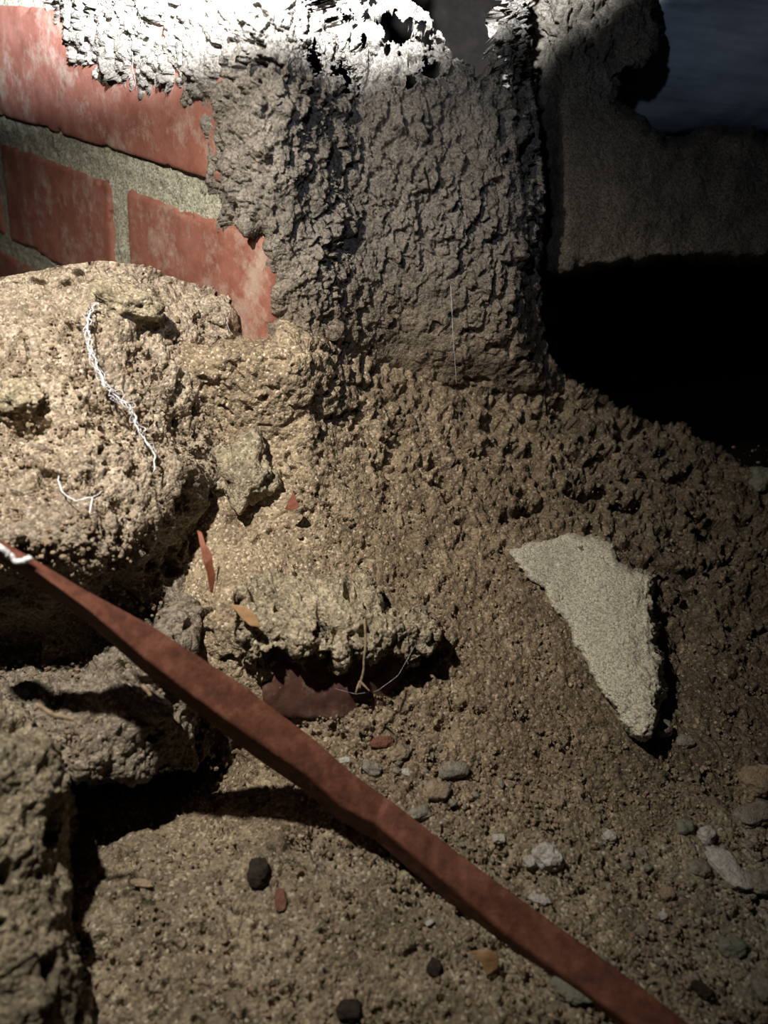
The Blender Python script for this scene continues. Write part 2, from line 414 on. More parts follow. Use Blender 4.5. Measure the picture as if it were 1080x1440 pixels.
def build_pier():
    step = 1.35
    xs = np.arange(60, 770, step); nb = 26
    ys = np.arange(-240, 640, step * 1.0)
    PX, PY = np.meshgrid(xs, ys); D = pier_D(PX, PY)
    # right-hand edge of the pier rolls away from us
    edge = interp(ys, [(-240, 745), (0, 742), (110, 745), (250, 762), (400, 760), (480, 768), (560, 800), (640, 830)])[:, None]
    PX = 60 + (PX - 60) / (770 - 60) * (edge - 60)
    r = sstep(-60, 0, PX - edge); D = pier_D(PX, PY) + 0.022 * r ** 2
    tb = np.linspace(0, 1, nb)[1:][None, :]
    PXb = edge - 2 - 26 * tb ** 1.2 * np.ones_like(edge); PYb = np.repeat(ys[:, None], nb - 1, 1)
    Db = (pier_D(edge, ys[:, None]) + 0.022) + 0.16 * tb ** 1.2
    PX = np.hstack([PX, PXb]); PY = np.hstack([PY, PYb]); D = np.hstack([D, Db])
    sd = sdist(EDGE, PX, PY)
    # a torn hole near the top and a lace of small gaps in the crust
    hole = sdist([(548, -250), (560, -20), (590, 14), (612, 40), (640, 88), (672, 104), (692, 92), (694, 50), (716, 20), (738, -30), (744, -250)], PX, PY)
    WW = P(PX.ravel(), PY.ravel(), D.ravel())
    hole = hole + 11 * fbm(WW, 0.010, 4, 530, 0.62).reshape(PX.shape)
    lace = fbm(WW, 0.0062, 4, 540, 0.58).reshape(PX.shape)
    gapm = (lace > 0.20 + 0.25 * sstep(40, 150, PY)) & (PX > 420) & (PY < 150)
    base = D; D = D + 0.006 * sstep(-16, 2, hole) ** 2 + 0.004 * sstep(0.10, 0.20, lace) * sstep(150, 90, PY) * (PX > 335)
    keep = (sd > -22) & (hole < 3) & ~gapm
    def disp(W, px, py):
        low = sstep(330, 520, py)
        pel = relief_pellets(W, 1.0, 0.0062, 11)
        gr = relief_granular(W, 0.8, 13) + pits(W, 0.008, 0.22, 0.005, 45) + 0.002 * fbm(W, .01, 3, 46)
        # deep gaps in the daub high up
        gap = pits(W, 0.011, 0.20, 0.010, 47, 0.10) * sstep(150, 60, py)
        gap = gap + pits(W, 0.013, 0.05, 0.008, 49, 0.2) * np.exp(-((px - 735) / 30) ** 2) * sstep(520, 300, py)
        out = pel * (1 - low) + (gr * 0.7 + pel * 0.35) * low + gap
        edge_r = sdist(EDGE, px, py)
        return out + 0.004 * fbm(W, 0.012, 3, 52) * sstep(60, 0, edge_r)
    def tint(W, px, py, d):
        n = fbm(W, 0.03, 3, 51)[:, None]; low = sstep(300, 560, py)[:, None]
        t = (1 + 0.14 * n) * (1 + low * np.array([0.05, -0.07, -0.22]))
        return t * np.ones((1, 3))
    o = sheet('wall_back', PX, PY, D, disp, M_MUD, keep=keep, tint=tint, base=base)
    return tag(o, 'grey mud-daubed pier with pelleted surface spreading over the bricks', kind='structure')
build_pier()

# ------------------------------------------------------------------ brick wall: mortar bed and separate bricks
WL = empty('wall_left', W0); tag(WL, 'red brick wall with sandy grey mortar joints', kind='structure')
def wp(s, t, n):          # wall coordinates (along, up, out) to world
    return W0 + np.outer(s, WD) + np.outer(t, WU) + np.outer(n, WN)

def rough_box(name, s0, s1, t0, t1, n0, n1, mat, parent, nx, ny, nz, rnd, amp, k, chip=0.0, tint=False):
    """a box of wall coordinates as one closed rounded mesh with rough faces"""
    bm = bmesh.new(); V = []; idx = {}; Fc = []
    xs = np.linspace(0, 1, nx + 1); ys = np.linspace(0, 1, ny + 1); zs = np.linspace(0, 1, nz + 1)
    def vid(i, j, l):
        key = (i, j, l)
        if key not in idx: idx[key] = len(V); V.append((xs[i], ys[j], zs[l]))
        return idx[key]
    for l in (0, nz):
        for i in range(nx):
            for j in range(ny): Fc.append([vid(i, j, l), vid(i + 1, j, l), vid(i + 1, j + 1, l), vid(i, j + 1, l)][::(1 if l else -1)])
    for j in (0, ny):
        for i in range(nx):
            for l in range(nz): Fc.append([vid(i, j, l), vid(i, j, l + 1), vid(i + 1, j, l + 1), vid(i + 1, j, l)][::(1 if j else -1)])
    for i in (0, nx):
        for j in range(ny):
            for l in range(nz): Fc.append([vid(i, j, l), vid(i, j + 1, l), vid(i, j + 1, l + 1), vid(i, j, l + 1)][::(1 if i else -1)])
    bm.free()
    V = np.array(V); lo = np.array([s0, t0, n0]); hi = np.array([s1, t1, n1]); X = lo + V * (hi - lo)
    Rr = rnd
    inner = np.clip(X, lo + Rr, hi - Rr); dv = X - inner; L = np.linalg.norm(dv, axis=1, keepdims=True)
    X = np.where(L > 1e-9, inner + dv / np.maximum(L, 1e-9) * Rr, X)
    Wd = wp(X[:, 0], X[:, 1], X[:, 2]); cen = wp(np.array([(s0 + s1) / 2]), np.array([(t0 + t1) / 2]), np.array([(n0 + n1) / 2]))[0]
    nrm = dv / np.maximum(L, 1e-9); nW = np.outer(nrm[:, 0], WD) + np.outer(nrm[:, 1], WU) + np.outer(nrm[:, 2], WN)
    dd = amp * 0.6 * fbm(Wd, 0.006, 5, k, 0.65) + amp * 0.7 * fbm(Wd, 0.04, 2, k + 7)
    if chip:
        edge = np.minimum(np.minimum(X[:, 0] - s0, s1 - X[:, 0]), np.minimum(X[:, 1] - t0, t1 - X[:, 1]))
        dd = dd - chip * sstep(0.15, 0.5, fbm(Wd, 0.012, 3, k + 11)) * sstep(0.006, 0.0, edge)
    Wd = Wd + nW * dd[:, None]
    T = np.ones((len(Wd), 3)) if tint else None
    return raw(name, Wd, np.array(Fc), mat, parent, T)

# measured joints on the photograph: bed joint, the two head joints
sA, tTop = wall_st(150, 262); sB, _ = wall_st(165, 300); s_l, _ = wall_st(4, 330); _, tBed0 = wall_st(250, 290); _, tBed1 = wall_st(250, 240)
_, tBedM = wall_st(378, 330)
s_headR, _ = wall_st(177, 330); s_headL, _ = wall_st(157, 330); s_farR, _ = wall_st(10, 300)
s_corner_low = wall_st(381, 400)[0]; s_corner_up = wall_st(322, 200)[0]
H = 0.066
print('WALL', [round(v, 4) for v in (s_headR, s_headL, s_farR, tBed0, tBed1, s_corner_low, s_corner_up)])
J = 0.012
def brick(s0, s1, t0, t1, k, proud=0.0, rnd=0.0035, n=(110, 70), chip=0.0025):
    return rough_box('brick', s0, s1, t0, t1, -0.045, proud, M_BRICK, WL, n[0], n[1], 10, rnd, 0.0006, k, chip)
tl1 = tBed0; tl0 = tl1 - H; tu0 = tBed1; tu1 = tu0 + H
brick(s_corner_low, s_headR, tl0, tl1, 100, 0.0, 0.005)
brick(s_headL, s_farR, tl0, tl1, 110, 0.0005)
brick(s_farR + J, s_farR + J + 0.215, tl0, tl1, 120, 0.0, n=(40, 30))
brick(s_corner_up, s_farR + 0.10, tu0, tu1, 130, 0.001, 0.003, (110, 46))
brick(s_farR + 0.10 + J, s_farR + 0.31, tu0, tu1, 140, 0.0, n=(40, 30))
for k_, (tt, off) in enumerate(((tu1 + J, 0.05), (tu1 + 2 * J + H, 0.0))):
    for q in range(3):
        a = s_corner_up + off - 0.05 + q * (0.215 + J)
        brick(a, a + 0.215, tt, tt + H, 150 + k_ * 10 + q, 0.0, 0.003, (30, 20))
for q in range(2):
    a = s_corner_low + q * (0.215 + J)
    brick(a, a + 0.215, tl0 - J - H, tl0 - J, 180 + q, 0.0, 0.003, (30, 20))

def build_mortar():
    ns, nt_ = 230, 280
    S_, T_ = np.meshgrid(np.linspace(s_corner_low + 0.010, s_farR + 0.20, ns), np.linspace(tl0 - 0.10, tu1 + 0.12, nt_))
    s = S_.ravel(); t = T_.ravel(); s = np.where(t > tBed0 + 0.004, np.maximum(s, s_corner_up + 0.006), s); b = wp(s, t, np.full(len(s), -0.0022))
    dd = 0.0016 * fbm(b, 0.006, 4, 200, 0.65) - 0.0009 * worley(b, 0.0018, 205)[0] + 0.0005
    b = b + np.outer(dd, WN)
    o = raw('mortar', b, grid_faces(nt_, ns), M_MORTAR, WL)
    # solid core behind the face
    return o
build_mortar()
rough_box('mortar_core', s_corner_up + 0.012, s_farR + 0.24, tl0 - 0.10, tu1 + 0.16, -0.05, -0.006, M_MORTAR, WL, 30, 20, 4, 0.002, 0.0005, 210)

# ------------------------------------------------------------------ sandy mound in front of the bricks
def mound_D(px, py):
    wD = wall_D(px, py)
    v = py - interp(px, [(-150, 440), (0, 430), (60, 418), (140, 402), (200, 412), (260, 434), (300, 440), (335, 470), (420, 520)])
    prof = interp(v, [(-60, .02), (0, .004), (40, -.018), (120, -.043), (200, -.062), (300, -.075), (450, -.085), (600, -.088), (700, -.086)])
    D = wD + prof
    # right-hand shoulder turns away to meet the bank
    L = (px - 372) * .78 + (py - 545) * .62
    drop = 0.026 * sstep(-18, 48, L) * sstep(960, 800, py)
    R = interp(py, [(400, 322), (440, 330), (520, 350), (590, 366), (660, 388), (720, 392), (790, 372), (860, 352), (930, 352), (1010, 352), (1120, 340)])
    body = interp(py, [(400, .372), (450, .350), (550, .334), (650, .325), (750, .317), (850, .310), (950, .306), (1050, .303), (1150, .303)])
    D = np.minimum(D, body + 0.00022 * np.clip(px - 120, 0, 400))
    D = np.maximum(D, body - 0.03) + drop
    left = sstep(230, 90, px)
    D = D - 0.014 * np.exp(-((py - 765) / 50) ** 2) * left + 0.060 * np.exp(-((py - 905) / 72) ** 2) * left
    return D + 0.030 * sstep(-150, 0, px - R) ** 1.6 * sstep(420, 520, py), R

def build_mound():
    step = 1.5
    nc = 350; nr = int(740 / step)
    U, Vv = np.meshgrid(np.linspace(0, 1, nc), np.linspace(0, 1, nr))
    top = lambda x: interp(x, [(-150, 400), (0, 392), (60, 380), (140, 365), (200, 374), (260, 396), (300, 402), (335, 432), (420, 470)])
    bot = lambda x: interp(x, [(-150, 1130), (60, 1100), (100, 1090), (180, 1098), (250, 1084), (300, 1074), (350, 1055), (420, 1040)])
    PY0 = 380 + Vv * 740
    _, R = mound_D(np.zeros_like(PY0), PY0)
    PX = -90 + U * (R + 90); PY = top(PX) + Vv * (bot(PX) - top(PX))
    D, _ = mound_D(PX, PY)
    # wraps: right side rolls back, underside curls in
    nb = 16; tb = np.linspace(0, 1, nb)[1:]
    e = PX[:, -1:]; PXr = e - 10 * tb[None, :] ; PYr = np.repeat(PY[:, -1:], nb - 1, 1); Dr = D[:, -1:] + 0.09 * tb[None, :] ** 1.2
    PX = np.hstack([PX, PXr]); PY = np.hstack([PY, PYr]); D = np.hstack([D, Dr])
    PXb = np.repeat(PX[-1:], nb - 1, 0); PYb = PY[-1:] - 8 * tb[:, None]; Db = D[-1:] + 0.10 * tb[:, None] ** 1.1
    PX = np.vstack([PX, PXb]); PY = np.vstack([PY, PYb]); D = np.vstack([D, Db])
    def disp(W, px, py):
        g = relief_granular(W, 1.0, 303)
        steep = sstep(0, 110, (px - 215) * 0.9 + (py - 560) * 0.62)       # broken face below and right of the crest
        chunks = 0.0085 * fbm(W, 0.022, 5, 310, 0.58) + pits(W, 0.014, 0.14, 0.010, 320, 0.2)
        f1, f2 = worley(W * np.array([1, 1, 0.45]), 0.009, 325)
        chunks = chunks + 0.0045 * (0.6 - f1)
        soft = 0.0052 * fbm(W, 0.018, 5, 330, 0.62) + pits(W, 0.009, 0.22, 0.005, 335) + 0.0016 * fbm(W, 0.004, 3, 336)
        b = lambda x, y, r, h: h * np.exp(-((px - x) ** 2 + (py - y) ** 2) / r ** 2)
        feat = b(165, 445, 42, .008) - b(30, 590, 30, .010) + b(28, 560, 16, .006) + b(300, 470, 26, .005) - b(270, 600, 40, .008) \
            + b(335, 545, 22, .005) - b(175, 850, 40, .012)  - b(330, 1000, 60, .012) + b(210, 985, 60, .010) + b(250, 870, 30, .006)
        return g + chunks * steep + soft * (1 - steep) + feat
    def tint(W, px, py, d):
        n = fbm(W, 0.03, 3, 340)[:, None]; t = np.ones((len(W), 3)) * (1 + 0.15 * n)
        lo = sstep(620, 860, py)[:, None]; t *= 1 - lo * np.array([0.45, 0.44, 0.43])  # lower mound darkened in colour to dim the close torchlight there
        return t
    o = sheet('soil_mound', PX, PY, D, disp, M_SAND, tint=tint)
    return tag(o, 'pale sandy soil mound heaped against the brick wall, broken on its right side', 'mound')
build_mound()

# ------------------------------------------------------------------ near clump of rubble, bottom left
def build_clump():
    nc, nr = 150, 300
    U, Vv = np.meshgrid(np.linspace(0, 1, nc), np.linspace(0, 1, nr))
    PY = 985 + Vv * 560
    R = interp(PY, [(985, 30), (1040, 70), (1100, 92), (1200, 96), (1300, 104), (1400, 122), (1560, 150)])
    PX = -140 + U * (R + 140)
    D = interp(PY, [(985, .285), (1050, .262), (1200, .25), (1350, .238), (1560, .225)]) + 0.03 * U ** 5
    nb = 14; tb = np.linspace(0, 1, nb)[1:]
    PX = np.hstack([PX, PX[:, -1:] - 12 * tb[None, :]]); PY = np.hstack([PY, np.repeat(PY[:, -1:], nb - 1, 1)]); D = np.hstack([D, D[:, -1:] + 0.07 * tb[None, :]])
    def disp(W, px, py):
        return relief_granular(W, 1.0, 403) + 0.008 * fbm(W, 0.02, 5, 410, 0.6) + pits(W, 0.012, 0.15, 0.008, 420, 0.2)
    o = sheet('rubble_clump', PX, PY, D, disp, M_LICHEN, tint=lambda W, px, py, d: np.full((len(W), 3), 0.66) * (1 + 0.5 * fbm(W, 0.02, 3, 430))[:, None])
    return tag(o, 'blurred greenish grey rubble clump in the bottom left corner', 'rubble')
build_clump()

# ------------------------------------------------------------------ outlined crusts with real thickness
def crust(name, outline, Dfun, disp, mat, step=1.4, curl=0.02, width=14, ragged=5, k=0, parent=None, tint=None, grow=0.0):
    o_ = np.array(outline, float)
    PX, PY = mesh_grid(o_[:, 0].min() - 25, o_[:, 0].max() + 25, o_[:, 1].min() - 25, o_[:, 1].max() + 25, step)
    sd = sdist(outline, PX, PY)
    Wn = P(PX.ravel(), PY.ravel(), 0.4)
    sd = sd + grow + ragged * fbm(Wn, 0.008, 4, k + 500, 0.65).reshape(PX.shape) * 1.8
    D = Dfun(PX, PY)
    q = np.clip(1 - (sd + 3) / width, 0, 1)
    D = D + curl * 0.25 * q ** 2 + curl * sstep(0, -7, sd)
    return sheet(name, PX, PY, D, disp, mat, keep=sd > -9, parent=parent, tint=tint)

# grey mortar lump on the bank
def slab_D(px, py):
    return floor_D(px, py) - 0.006 - 0.010 * sstep(780, 920, px) - 0.004 * sstep(900, 1020, py)
slab = crust('mortar_lump', [(724, 778), (742, 768), (762, 770), (800, 757), (836, 762), (858, 772), (866, 794), (888, 806), (912, 815), (909, 850), (918, 880),
              (912, 905), (926, 925), (920, 950), (931, 968), (918, 995), (921, 1010), (905, 1034), (884, 1015), (868, 985), (845, 962), (834, 930), (815, 905), (806, 880),
              (786, 855), (770, 822), (752, 812), (738, 797)],
             slab_D, lambda W, px, py: 0.0009 * fbm(W, 0.02, 3, 601) - 0.0002 * worley(W, 0.0016, 605)[0] + pits(W, 0.0022, 0.42, 0.0010, 606)
             + 0.0030 * fbm(W, 0.006, 4, 610, 0.65) * np.clip(sstep(855, 925, px) + sstep(960, 1010, py), 0, 1),
             M_SLAB, 1.15, 0.022, 12, 4, 6, grow=6.0)
tag(slab, 'pale grey flat lump of mortar lying on the brown bank', 'mortar lump')

# mud-coated masonry at right, with the dark gaps above and below
right_poly = [(748, -240), (912, -240), (905, -30), (922, 20), (925, 45), (912, 75), (888, 92), (872, 108), (868, 130), (872, 155), (893, 166), (905, 172), (912, 188),
              (938, 202), (962, 200), (990, 188), (1010, 186), (1040, 194), (1056, 186), (1075, 200), (1180, 196), (1290, 202), (1290, 350), (1180, 352), (1075, 362), (1000, 362), (960, 360),
              (880, 366), (822, 376), (812, 372), (790, 385), (770, 380), (730, 360), (722, 300), (745, 200)]
def right_D(px, py): return 0.452 + 0.00006 * (px - 800) + 0.03 * sstep(800, 752, px) - 0.00002 * (300 - py)
wr = crust('wall_right', right_poly, right_D,
           lambda W, px, py: relief_granular(W, 0.55, 703) * 1.0 + 0.0035 * fbm(W, 0.02, 4, 705) + relief_pellets(W, 0.8, 0.007, 710) * sstep(200, 90, py) * sstep(960, 900, px)
           + pits(W, 0.012, 0.1, 0.010, 720, 0.2) * sstep(110, 40, py),
           M_MUD, 1.6, 0.05, 12, 5, 7, tint=lambda W, px, py, d: np.ones((len(W), 3)) * np.array([0.62, 0.60, 0.55]) * (1 + 0.25 * fbm(W, .03, 3, 730))[:, None])
tag(wr, 'dim grey-brown mud ledge on the right between two dark gaps', kind='structure')

# far soil behind the openings, painted near black for the unlit void
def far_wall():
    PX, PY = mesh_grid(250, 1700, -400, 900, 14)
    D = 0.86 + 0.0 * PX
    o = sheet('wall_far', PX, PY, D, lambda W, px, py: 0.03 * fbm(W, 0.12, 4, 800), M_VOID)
    tag(o, 'earth coloured black as unlit void at the back of the crawl space', kind='structure')
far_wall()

# ------------------------------------------------------------------ grey beam, top right
def bar_mesh(name, rings, mat, parent=None, k=0, amp=0.0004, sub=14, along=None, freq=0.006, smooth=2):
    """loft through closed rings of world points (same count), subdivided and roughened, capped"""
    R_ = np.array(rings)                         # n, m, 3
    n, m, _ = R_.shape
    if along:
        t = np.linspace(0, n - 1, along); i = np.minimum(t.astype(int), n - 2); f = (t - i)[:, None, None]
        R_ = R_[i] * (1 - f) + R_[i + 1] * f; n = along
    out = []
    for r in R_:
        q = []
        for j in range(m):
            a, b = r[j], r[(j + 1) % m]
            for s in np.linspace(0.0, 1, sub, endpoint=False): q.append(a + (b - a) * s)
        out.append(q)
    V = np.array(out); m = V.shape[1]; c = V.mean(1, keepdims=True)
    for _ in range(smooth): V = (np.roll(V, 1, 1) + V + np.roll(V, -1, 1)) / 3
    nn = V - c; nn /= np.linalg.norm(nn, axis=2, keepdims=True)
    Wf = V.reshape(-1, 3)
    V = (Wf + nn.reshape(-1, 3) * (amp * fbm(Wf, freq, 4, k, 0.6) + amp * 1.3 * fbm(Wf, 0.03, 2, k + 3))[:, None])
    Fc = []
    for a in range(n - 1):
        for j in range(m): Fc.append((a * m + j, a * m + (j + 1) % m, (a + 1) * m + (j + 1) % m, (a + 1) * m + j))
    V = np.vstack([V, c[0, 0], c[-1, 0]]); q0, q1 = n * m, n * m + 1
    for j in range(m):
        Fc.append((q0, (j + 1) % m, j, q0)); Fc.append((q1, (n - 1) * m + j, (n - 1) * m + (j + 1) % m, q1))
    tri = [f[:3] for f in Fc if f[0] == f[3]]; quad = [f for f in Fc if f[0] != f[3]]
    tri += [(f[0], f[1], f[2]) for f in quad] + [(f[0], f[2], f[3]) for f in quad]
    return raw(name, V, np.array(tri), mat, parent)

beam_rings = []
for px_, D_ in ((850, .50), (1300, .47)):
    ring = []
    for a in np.linspace(0, 2 * math.pi, 20, endpoint=False):
        r_ = 0.052
        c = P(px_, 62 - (px_ - 850) * 0.04, D_ + r_)
        ring.append(c + M @ np.array([0.0, r_ * math.cos(a) * 1.15, -r_ * math.sin(a)]))
    beam_rings.append(ring)
beam = bar_mesh('grey_beam', beam_rings, M_BEAM, None, 820, 0.0012, 4, 90, 0.02)
tag(beam, 'smooth blue-grey rounded beam in the top right corner', 'beam')

# ------------------------------------------------------------------ half-buried brick with a crumbly crust
HB = empty('buried_brick', P(470, 1000, 0.36))
tag(HB, 'half-buried dark red brick under a crumbly grey crust beside the bar', 'brick')
hb_rings = []
for (ptx, pty, D1), (pbx, pby, D2) in (((362, 885, .342), (372, 1005, .345)), ((470, 890, .350), (470, 1015, .353)), ((560, 900, .360), (535, 1000, .362)), ((598, 905, .369), (575, 965, .372))):
    a = P(ptx, pty, D1); b = P(pbx, pby, D2)
    back = M @ np.array([0.004, 0.010, -0.045])
    hb_rings.append([a, b, b + back, a + back])
bar_mesh('brick_body', hb_rings, M_BRICK_DARK, HB, 840, 0.0016, 26, 120, 0.008)

def crust_disp(k):
    def f(W, px, py):
        f1, f2 = worley(W, 0.0065, k); g1, g2 = worley(W, 0.003, k + 4)
        return relief_granular(W, 0.9, k + 9) + 0.0020 * (0.7 - f1) + 0.0014 * (0.6 - g1) + 0.006 * fbm(W, 0.014, 5, k + 2, 0.62) + pits(W, 0.010, 0.16, 0.007, k + 3, 0.18)
    return f
def hb_D(px, py):
    front = interp(px, [(350, .330), (470, .337), (560, .348), (610, .362)])
    top = floor_D(px, np.minimum(py, 900)) + 0.0035 - 0.006 * sstep(790, 850, py)
    t = sstep(790, 900, py)
    return top * (1 - t) + np.minimum(front, top + .01) * t
crust('mortar_crust', [(340, 790), (390, 770), (430, 755), (475, 758), (505, 785), (520, 825), (545, 858), (590, 872), (606, 892), (600, 918), (572, 932), (546, 912), (520, 930),
      (500, 905), (480, 935), (455, 918), (440, 893), (420, 926), (395, 908), (372, 935), (352, 915), (345, 880)], hb_D, crust_disp(850), M_LICHEN, 1.3, 0.012, 16, 8, 8, HB)
# ------------------------------------------------------------------ rusty bar across the foreground
stations = [  # upper edge, lit/dark edge, bottom edge, distance
 ((-60, 722), (-70, 734), (-74, 742), .262), ((47, 785), (40, 796), (36, 812), .267), ((125, 832), (125, 858), (122, 876), .275), ((210, 876), (203, 926), (200, 945), .284),
 ((280, 922), (280, 984), (279, 1005), .291), ((350, 967), (350, 1034), (349, 1060), .297), ((385, 995), (390, 1062), (388, 1088), .300), ((435, 1032), (428, 1087), (427, 1114), .303), ((495, 1085), (480, 1134), (480, 1157), .305),
 ((541, 1119), (527, 1159), (527, 1182), .306), ((548, 1123), (534, 1164), (533, 1188), .305), ((659, 1209), (621, 1237), (619, 1262), .298), ((715, 1250), (707, 1311), (706, 1336), .292),
 ((772, 1292), (760, 1350), (758, 1376), .287), ((855, 1351), (820, 1392), (818, 1418), .279), ((967, 1437), (905, 1455), (900, 1482), .268), ((1100, 1540), (1030, 1560), (1026, 1590), .258)]
rings = []
for a, b, c, D_ in stations:
    A = P(a[0], a[1], D_ + 0.004); B = P(b[0], b[1], D_); Cc = P(c[0], c[1], D_ + 0.011)
    rings.append([A, B, Cc, A + (Cc - B)])
bar = bar_mesh('rusty_bar', rings, M_RUST, None, 860, 0.00022, 14, 420, 0.004, 1)
tag(bar, 'long rust brown flat bar lying diagonally across the foreground', 'bar')

# ------------------------------------------------------------------ stones, chips, crumbs
def ico(sub=2):
    bm = bmesh.new(); bmesh.ops.create_icosphere(bm, subdivisions=sub, radius=1.0)
    V = np.array([v.co[:] for v in bm.verts]); Fc = np.array([[v.index for v in f.verts] for f in bm.faces]); bm.free(); return V, Fc
ICO3 = ico(4); ICO5 = ico(5); ICO1 = ico(1)
def axes_at(px, py, ang, floor_D=floor_D):
    """right / up-on-ground / out frame of the ground at a pixel, turned by ang"""
    e = 3.0; p = P(px, py, floor_D(px, py)); a = P(px + e, py, floor_D(px + e, py)) - p; b = P(px, py - e, floor_D(px, py - e)) - p
    a /= np.linalg.norm(a); n = np.cross(a, b); n /= np.linalg.norm(n); b = np.cross(n, a)
    if n @ (CAM - p) < 0: n = -n
    c, s = math.cos(ang), math.sin(ang); return p, a * c + b * s, b * c - a * s, n
def stone(name, px, py, wpx, hpx, ang, mat, label, cat, k, group=None, thick=0.6, rough=0.26, sink=0.48, dfun=None):
    dfun = dfun or floor_D; p, A, B, Nn = axes_at(px, py, math.radians(ang), dfun); D = float(dfun(px, py)); sx = wpx / 2 / F * D; sy = hpx / 2 / F * D; sz = thick * min(sx, sy)
    V, Fc = ICO5 if wpx * hpx > 1500 else ICO3; q = V / (np.abs(V) ** 3).sum(1, keepdims=True) ** (1 / 3.0) * 0.9          # squarish
    w1, w2 = worley(q + k, 0.95, k); r = 1 + rough * 1.6 * fbm(q + k * 3.7, 0.9, 5, k, 0.68) + rough * 1.3 * (w1 - 0.5)
    q = q * r[:, None]
    X = p + Nn * (sz * (1 - sink) + 0.0011) + np.outer(q[:, 0] * sx, A) + np.outer(q[:, 1] * sy, B) + np.outer(q[:, 2] * sz, Nn)
    return tag(raw(name, X, Fc, mat, tint=np.ones((len(X), 3))), label, cat, group)
S = M_STONE
stones = [
 (485, 1070, 18, 9, 10, 'white', 'small flat white chip just above the rusty bar', .5),
 (571, 1088, 15, 9, -30, 'white', 'tiny white chip left of the round grey stone', .5),
 (636, 1086, 44, 26, 5, 'grey', 'rounded grey stone at the foot of the brown bank', .8),
 (612, 1116, 40, 28, -15, 'tan', 'crumbly pale tan stone just below the rounded grey stone', .7),
 (560, 1062, 30, 20, 20, 'tan', 'tan stone under the half-buried brick near the bar', .7),
 (535, 1046, 34, 16, 10, 'red', 'flat dark red chip below the half-buried brick', .5),
 (522, 1082, 30, 20, -20, 'grey', 'grey crumb beside the bar below the red chip', .7),
 (590, 1146, 34, 22, 12, 'grey', 'grey lump touching the upper edge of the bar at mid length', .7),
 (768, 1212, 42, 38, 12, 'white', 'pitted white stone standing alone right of the bar', .9),
 (742, 1216, 18, 18, 12, 'white', 'small white stone on the left of the pitted white stone', .9),
 (757, 1269, 34, 15, -20, 'white', 'flat elongated white stone close above the bar', .6),
 (855, 1180, 22, 18, 0, 'white', 'small white stone midway up the right foreground', .7),
 (992, 1179, 26, 24, 30, 'white', 'bright small white stone at the right near the tan pebble', .8),
 (960, 1168, 26, 22, 10, 'green', 'greenish grey stone left of the bright white stone', .8),
 (1062, 1106, 46, 44, 0, 'tan', 'smooth tan pebble at the right edge', .7),
 (1060, 1150, 60, 34, 10, 'grey', 'grey stone below the smooth tan pebble', .6),
 (1022, 1228, 36, 70, 22, 'white', 'long pale stone standing upright in the right foreground', .6),
 (980, 1226, 36, 26, -10, 'grey', 'brownish grey stone left of the long pale stone', .7),
 (1066, 1244, 50, 36, 15, 'grey', 'grey stone against the right edge beside the long pale stone', .6),
 (935, 1262, 24, 18, 15, 'tan', 'tan pebble below left of the long pale stone', .7),
 (930, 1292, 14, 12, 15, 'white', 'tiny white pebble in the open ground at lower right', .7),
 (1025, 1335, 44, 30, -12, 'green', 'green-grey stone in the lower right corner', .6),
 (1068, 1392, 30, 46, 8, 'grey', 'grey stone lowest at the right edge', .6),
 (985, 1395, 18, 30, 40, 'dark', 'dark bark sliver in the lower right corner', .6),
 (820, 1385, 90, 60, 20, 'green', 'broad greenish slab under the lower end of the bar', .35),
 (365, 1232, 34, 40, 0, 'dark', 'black lump in the sand below the bar', .8),
 (395, 1268, 18, 34, 10, 'red', 'reddish brown chip beside the black lump', .6),
 (610, 1364, 20, 26, -30, 'dark', 'small black lump below the lower half of the bar', .7),
 (490, 1424, 36, 28, 0, 'dark', 'black lump at the bottom edge of the photo', .7),
 (200, 1245, 36, 12, -8, 'tan', 'thin tan sliver on the sand below the hollow', .6),
 (865, 645, 16, 12, 0, 'tan', 'small pale stone high on the pitted bank', .7),
 (1064, 680, 40, 40, 10, 'green', 'dim green stone at the right edge of the bank crest', .7),
 (925, 1028, 30, 26, 0, 'grey', 'grey stone in the shadow at the foot of the mortar lump', .8),
 (962, 1048, 28, 20, 0, 'grey', 'small grey stone right of the foot of the mortar lump', .8),
 (700, 1182, 22, 14, 0, 'white', 'little white chip left above the pitted white stone', .6),
 (640, 1268, 16, 8, 0, 'white', 'tiny white sliver below the middle of the bar', .6),
]
stones[-1] = (604, 1300, 14, 8, 30, 'white', 'tiny white sliver on the sand left of the orange leaf', .6)
for i, (x, y, w_, h_, a_, m_, lb, th) in enumerate(stones):
    nm = {'white': 'white_stone', 'grey': 'grey_stone', 'tan': 'tan_stone', 'dark': 'dark_lump', 'red': 'brick_chip', 'green': 'green_stone'}[m_]
    stone(nm, x, y, w_, h_, a_, S[m_], lb, 'stone' if m_ != 'dark' else 'lump', 900 + i * 13, thick=th)

